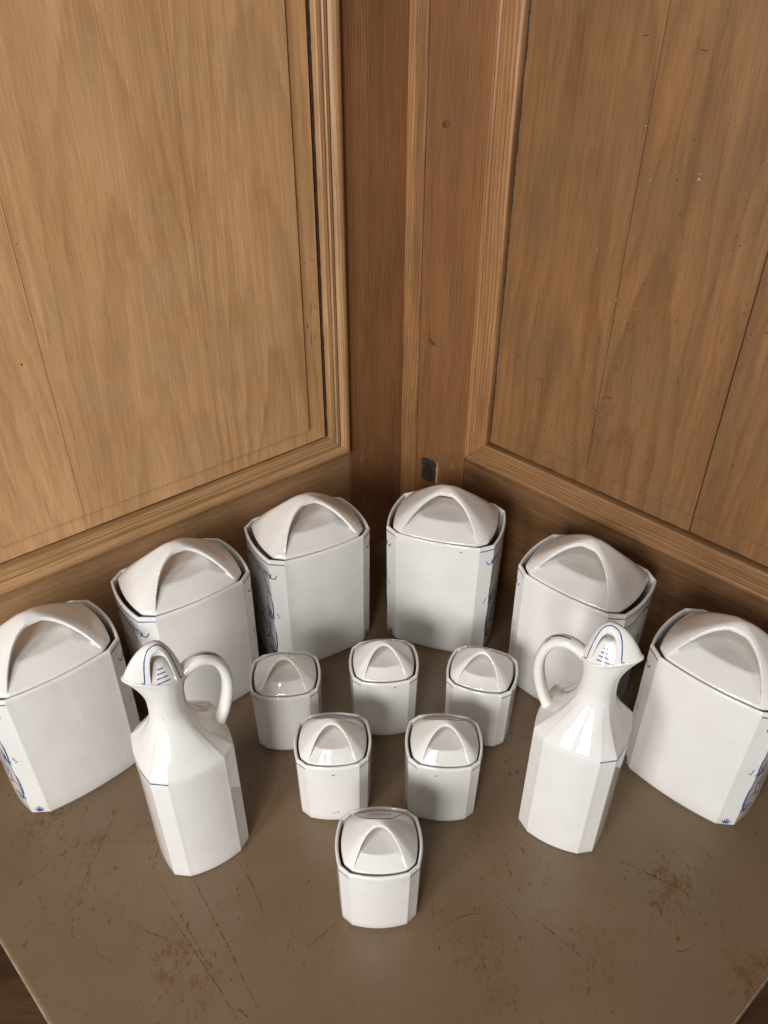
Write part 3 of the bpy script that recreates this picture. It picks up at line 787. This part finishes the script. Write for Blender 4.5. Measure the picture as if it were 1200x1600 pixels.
# crown-like sprig at the foot of the chamfers
for f in (-.75, -.62, -.5, -.38, -.25): big += [([(-.5 + (f + .5) * .35, .0062), (f, .0105 + .006 * (1 - abs(f + .5) * 3))], .0016)]
for f in (1.25, 1.5, 1.75): big += [([(1.5 + (f - 1.5) * .35, .0062), (f, .0145)], .0016)]
small = []
for m in (0, 1):
    k = (lambda u: u) if m == 0 else (lambda u: 1 - u)
    small += [([(k(.30), H2 - .012), (k(.10), H2 - .025), (k(.12), H2 - .05), (k(.3), .03)], .0009)] + tuft(k(.2), H2 - .03, .2, .006, 3)
small += [([(.5, .02), (.47, .04), (.5, .065)], .001), ([(.5, .05), (.4, .06), (.5, .07), (.6, .06), (.5, .05)], .001)]

lid1 = lid_mesh(.0535, .0660, .0508, .0400, .0045, .0055, .0485, .0145, .52, .0105, 2.25, .0056, 0, .00085, 3)
lid2 = lid_mesh(.0272, .0354, .0313, .0240, .0036, .0038, .0325, .0095, .60, .0042, 2.2, .0040, 0, .00056, 3, step=.0018)
lid1 = (lid1[0], lid1[1], .0508, lid1[2], lid1[3], .0525); lid2 = (lid2[0], lid2[1], .0308, lid2[2], lid2[3], .0262)

BIG = [(-.3893, .6355, 40.51, "large white canister at far left, cut off by the photo's edge"),
       (-.2572, .7629, 36.91, "large white canister partly hidden by the bottle whose handle points right"),
       (-.1061, .8675, 29.65, "large white canister left of the wall corner, with its blue sprigged side showing"),
       (.0881, .8902, -16.90, "large white canister right of the wall corner, its lid arch facing forward"),
       (.2596, .7733, -40.23, "large white canister partly hidden by the bottle whose handle points left"),
       (.3896, .6243, -43.28, "large white canister at the far right edge, cut off by the photo's side")]
SMALL = [(-.1235, .6872, 4.92, "small white canister at the left end of the back row of three small ones"),
         (.0008, .7110, 3.19, "small white canister in the middle of the back row of three small ones"),
         (.1259, .6967, -15.66, "small white canister at the right end of the back row of three small ones"),
         (-.0580, .5868, 2.43, "small white canister on the left in the middle row of two small ones"),
         (.0704, .5858, -2.55, "small white canister on the right in the middle row of two small ones"),
         (-.0036, .4595, 1.42, "small white canister standing alone at the very front of the arrangement")]
GB, GS = "large lidded porcelain canisters along the doors", "small lidded porcelain canisters in a triangle"
proto = None
for (x, y, r, lab) in BIG:
    if proto is None:
        proto = canister("large_canister", lab, .0582, .0753, .0556, .0427, H1, .978, .0048, .0058, .0036, lid1, H1 + .0006, big, GB)
        o = proto; o.location = (x, y, .0004); o.rotation_euler = (0, 0, radians(r))
    else: o = dup(proto, "large_canister", (x, y, .0004), radians(r)); o['label'] = lab
proto = None
for (x, y, r, lab) in SMALL:
    if proto is None:
        proto = canister("small_canister", lab, .0302, .0406, .0361, .0271, H2, .956, .0044, .0044, .0034, lid2, H2 - .0012, small, GS)
        o = proto; o.location = (x, y, .0004); o.rotation_euler = (0, 0, radians(r))
    else: o = dup(proto, "small_canister", (x, y, .0004), radians(r)); o['label'] = lab

# stray touches of blue on some of the plain fronts
def smudge(o, pts, H, d):
    b = [c for c in o.children if c.name.startswith('body')][0]; st = []
    for (x, z, l) in pts:
        st.append(([Vector((x - l, -d, z)), Vector((x, -d, z - .0006)), Vector((x + l * .8, -d, z + .0008))], .0013, True))
        st.append(([Vector((x - l * .2, -d, z - .0016)), Vector((x + l * .5, -d, z - .0013))], .0008, True))
    link("blue_smudge", paint(tree_of(b.data), st, "blue_smudge"), BLUE, b)["kind"] = "stuff"
cans = {o['label']: o for o in bpy.data.objects if o.get('category') == 'canister'}
smudge(cans[SMALL[3][3]], [(.001, .091, .0022), (.004, .020, .0018), (-.001, .018, .001)], H2, .0405)
smudge(cans[SMALL[4][3]], [(-.009, .091, .0016)], H2, .0405)
smudge(cans[SMALL[1][3]], [(.012, .096, .0020)], H2, .0405)
smudge(cans[BIG[3][3]], [(.034, .191, .0022)], H1, .0600)

# ------------------------------------------------------------------ stoppered bottles (spout towards local -x, handle towards +x)
def lerp(a, b, t): return a + (b - a) * t
def pw(tab, x):
    for (x0, y0), (x1, y1) in zip(tab, tab[1:]):
        if x <= x1: return y0 + (y1 - y0) * max(0, (x - x0)) / (x1 - x0)
    return tab[-1][1]
BA, BW, BD, BE, BH = .0304, .0445, .0450, .0344, .1676
NX_ = -.006                                  # the neck leans towards the spout
def teardrop(th, grow=0.0):
    """mouth outline by angle: blunt at the handle, pointed at the spout"""
    x = cos(th); y = sin(th)
    if x > 0: px, py = .0235 * x, .0185 * y
    else:
        u = -x; px = -.0352 * u ** 1.08; py = .0185 * (1 - .50 * u ** 1.3) * max(0, 1 - u ** 4.5) ** .5 * (1 if y >= 0 else -1) if u < 1 else 0
    l = sqrt(px * px + py * py) or 1
    return Vector((NX_ + px * (1 + grow / l), py * (1 + grow / l)))
MZ, SHEAR = .2625, .34
def bottle(label, group):
    root = thing("stoppered_bottle", label, "bottle", (0, 0, 0), 0, group)
    out = outline(BA, BW, BD, BE, .0042, .0045, .0024, bead=.00035)
    th = [atan2(p.y / (BD + .004), p.x / (BW + .004)) for p in out]
    R = []
    def ring(off, z, s=1): R.append([Vector((p.x, p.y, z)) for p in offset([q * s for q in out], off)])
    ring(-.006, .0014); ring(-.004, .0002); ring(-.0025, 0); ring(-.0012, .0008); ring(-.0003, .0026); ring(0, .005)
    for k in range(1, 11): ring(0, .005 + (BH - .005 - .004) * k / 10)
    ring(-.0003, BH - .0015); 
    Z1 = .2215
    side = [(0, 1), (.05, .93), (.1, .85), (.2, .69), (.3, .55), (.4, .43), (.5, .32), (.6, .225), (.7, .145), (.8, .08), (.9, .03), (1, 0)]
    front = [(0, 1), (.04, .965), (.8, .14), (.9, .055), (1, 0)]
    cham = [(0, 1), (.05, .95), (.2, .76), (.4, .50), (.6, .27), (.8, .095), (1, 0)]
    for k in range(1, 27):
        t = k / 26; z = BH + (Z1 - BH) * t; rr = []
        for p, a in zip(out, th):
            wf = min(1, max(0, (abs(sin(a)) - .55) / .35)); wc = 1 - abs(2 * wf - 1)
            s = pw(front, t) * wf + pw(side, t) * (1 - wf); s = lerp(s, pw(cham, t), wc * .6)
            if t < .06: s = lerp(.994, s, t / .06)
            q = Vector((NX_ + .0192 * cos(a), .0170 * sin(a)))
            rr.append(Vector((lerp(q.x, p.x, s), lerp(q.y, p.y, s), z)))
        R.append(rr)
    for (z, rx, ry) in ((.228, .0188, .0170), (.234, .0187, .0168), (.240, .0188, .0168)):
        R.append([Vector((NX_ + rx * cos(a), ry * sin(a), z)) for a in th])
    for k in range(1, 9):
        t = k / 8; f = t ** 1.7; rr = []
        for a in th:
            q = Vector((NX_ + .0188 * cos(a), .0168 * sin(a))); m = teardrop(a); p = q.lerp(m, f)
            rr.append(Vector((p.x, p.y, lerp(.240, MZ - SHEAR * (m.x - .012), t))))
        R.append(rr)
    for (g, dz) in ((.0006, .0012), (.0004, .0026), (-.0008, .0034), (-.0022, .0026), (-.0030, -.004)):
        R.append([Vector((teardrop(a, g).x, teardrop(a, g).y, MZ - SHEAR * (teardrop(a).x - .012) + dz)) for a in th])
    me = loft("body", R); body = link("body", me, PORC, root, True)
    # handle: strap of oval section, flared where it grows out of lip and shoulder
    path = curve([(.004, .2545), (.013, .2610), (.024, .2680), (.037, .2695), (.0492, .2610), (.0562, .2430), (.0575, .2240), (.0540, .2030), (.0480, .1850), (.042, .1735), (.038, .164)], 8)
    vs, fs = [], []; n = 18; m = len(path)
    for i, p in enumerate(path):
        t = (path[min(i + 1, m - 1)] - path[max(i - 1, 0)]).normalized(); nn = Vector((-t.y, t.x))
        f = i / (m - 1); fl = 1 + .55 * max(0, 1 - f / .16) ** 2 + .7 * max(0, (f - .84) / .16) ** 1.6
        for k in range(n):
            a = 2 * pi * k / n; ca, sa = cos(a), sin(a)
            q = p + nn * (.0055 * fl * math.copysign(abs(ca) ** .85, ca)); vs.append(Vector((q.x, .0080 * (1 + (fl - 1) * .7) * math.copysign(abs(sa) ** .85, sa), q.y)))
    for j in range(m - 1):
        for k in range(n): fs.append((j * n + k, j * n + (k + 1) % n, (j + 1) * n + (k + 1) % n, (j + 1) * n + k))
    fs.append(tuple(range(n))); fs.append(tuple(range((m - 1) * n, m * n)))
    hm = mesh("handle", vs, fs); hd = link("handle", hm, PORC, root, True)
    hb = tree_of(hm)
    st = [([(.030, 0.001, .276), (.040, .0, .2745), (.049, -.001, .266), (.0565, 0, .252)], .0022, True), ([(.049, .002, .268), (.054, .005, .262)], .0016, True)]
    link("blue_line", paint(hb, st, "blue_line"), BLUE, hd)
    # shoulder line on the spout side
    bvh = tree_of(me); pts = [p for p, a in zip(out, th)]
    left = [i for i, p in enumerate(out) if p.x < -BA + .001]
    seq = sorted([out[i] for i in left], key=lambda p: p.y)
    st = [([Vector((p.x, p.y, BH - .0012)) for p in seq], .0014)]
    link("blue_line", paint(bvh, st, "blue_line"), BLUE, body)
    # stopper: a pointed hood with an arched recess on both sides
    N = 64; tt = [2 * pi * k / N for k in range(N)]; T = [teardrop(a, -.0006) for a in tt]
    cx = -.0065
    rise, h1, rc = .0480, .0235, .26
    def ell(x, y):           # radial coordinate inside the teardrop
        v = Vector((x - cx, y)); L = v.length
        if L < 1e-6: return 0
        ang = atan2(v.y, v.x); best = None
        for i in range(N):
            p, q = T[i] - Vector((cx, 0)), T[(i + 1) % N] - Vector((cx, 0)); a0, a1_ = atan2(p.y, p.x), atan2(q.y, q.x)
            if a1_ < a0: a1_ += 2 * pi
            aa = ang if ang >= a0 - 1e-9 else ang + 2 * pi
            if a0 - 1e-9 <= aa <= a1_ + 1e-9:
                f = (aa - a0) / max(1e-9, a1_ - a0); return L / max(1e-6, p.lerp(q, f).length)
        return 1
    def dome(r): return rise * (bell(r, .40) * .20 + .80 * (1 - min(1, r) ** 2.7))
    parts = []; rings = []
    for (g, z) in ((-.006, -.006), (-.0035, -.0015), (0, .0004), (.0002, .0018)): rings.append([Vector((cx + (p.x - cx) * (1 + g / .018), p.y * (1 + g / .018), z)) for p in T])
    for s in (.97, .92, .85, .78, .7, .62, .54, .46, .4, .3, .2, .1): rings.append([Vector((cx + (p.x - cx) * s, p.y * s, .0018 + h1 * min(1, (1 - s) / (1 - rc)))) for p in T])
    vs = [v for r in rings for v in r]; fs = []
    for j in range(len(rings) - 1):
        for i in range(N): fs.append((j * N + i, j * N + (i + 1) % N, (j + 1) * N + (i + 1) % N, (j + 1) * N + i))
    fs.append(tuple(range(N))); fs.append(tuple(range((len(rings) - 1) * N, len(rings) * N)))
    parts.append((vs, fs))
    # hood
    vs, fs = [], []; NXX, NY = 56, 12; x0, x1 = -.0408, .0166
    def half(x):
        lo, hi = 0, .02
        for _ in range(18):
            m_ = (lo + hi) / 2
            if ell(x, m_) < .985: lo = m_
            else: hi = m_
        return lo
    for i in range(NXX + 1):
        x = x0 + (x1 - x0) * i / NXX; u = abs(x - cx) / (.0132 if x > cx else .0136)
        H = min(.0072 + .0115 * min(1.3, u) ** 2.8, half(x)); H = max(H, .0006)
        tv, bv = [], []
        for j in range(NY + 1):
            y = -H + 2 * H * j / NY; z = dome(ell(x, y)) + .001
            tv.append((x, y, z)); bv.append((x, y * .97, max(z - .0052, .0002)))
        vs += tv + bv[::-1]
    m = 2 * (NY + 1)
    for i in range(NXX):
        for j in range(m): fs.append((i * m + j, i * m + (j + 1) % m, (i + 1) * m + (j + 1) % m, (i + 1) * m + j))
    fs.append(tuple(range(m))); fs.append(tuple(range(NXX * m, NXX * m + m)))
    parts.append((vs, fs))
    sm = fuse(mesh("stopper", *joined(parts)), .00052, 6)
    for v in sm.vertices: v.co.z += MZ + .0012 - SHEAR * (v.co.x - .012) * max(0.0, 1 - (v.co.z / rise) * .9)
    stp = link("stopper", sm, PORC, root, True)
    sb = tree_of(sm); st = []
    zl = lambda x, z: z + MZ + .0012 - SHEAR * (x - .012) * max(0, 1 - z / rise * .9)
    for sg in (1, -1):
        line = []
        for i in range(49):
            v = -1 + 2 * i / 48; x = cx + v * (.0190 if v > 0 else .0200); H = min(.0036 + .0142 * abs(v) ** 2.6, half(x) * .985)
            z = dome(ell(x, H)) + .001; line.append(Vector((x, sg * H, zl(x, z))))
        st.append((line, .0012))
        for k, L in enumerate((.0135, .0115, .0085, .0055)):
            s = .88 - k * .13; y = sg * .0185 * s; z = .0018 + h1 * min(1, (1 - s) / (1 - rc))
            st.append(([Vector((cx - L * .5, y, zl(cx, z))), Vector((cx + L * .5, y, zl(cx, z)))], .0011))
    link("blue_line", paint(sb, st, "blue_line"), BLUE, stp)
    return root

GBT = "stoppered porcelain bottles"
bt = bottle("white porcelain bottle with its spout pointing left and its handle on the right", GBT)
def bpose(x, y, r):
    t = radians(r); ty = Vector((-sin(t), cos(t), 0)); return Vector((x, y, .0004)) + ty * (.045 - .038), t
p, t = bpose(-.2074, .5262, 31.16); bt.location = p; bt.rotation_euler = (0, 0, t)
p, t = bpose(.2136, .5549, -27.75)
b2 = dup(bt, "stoppered_bottle", p, t + pi); b2['label'] = "white porcelain bottle with its spout pointing right and its handle on the left"
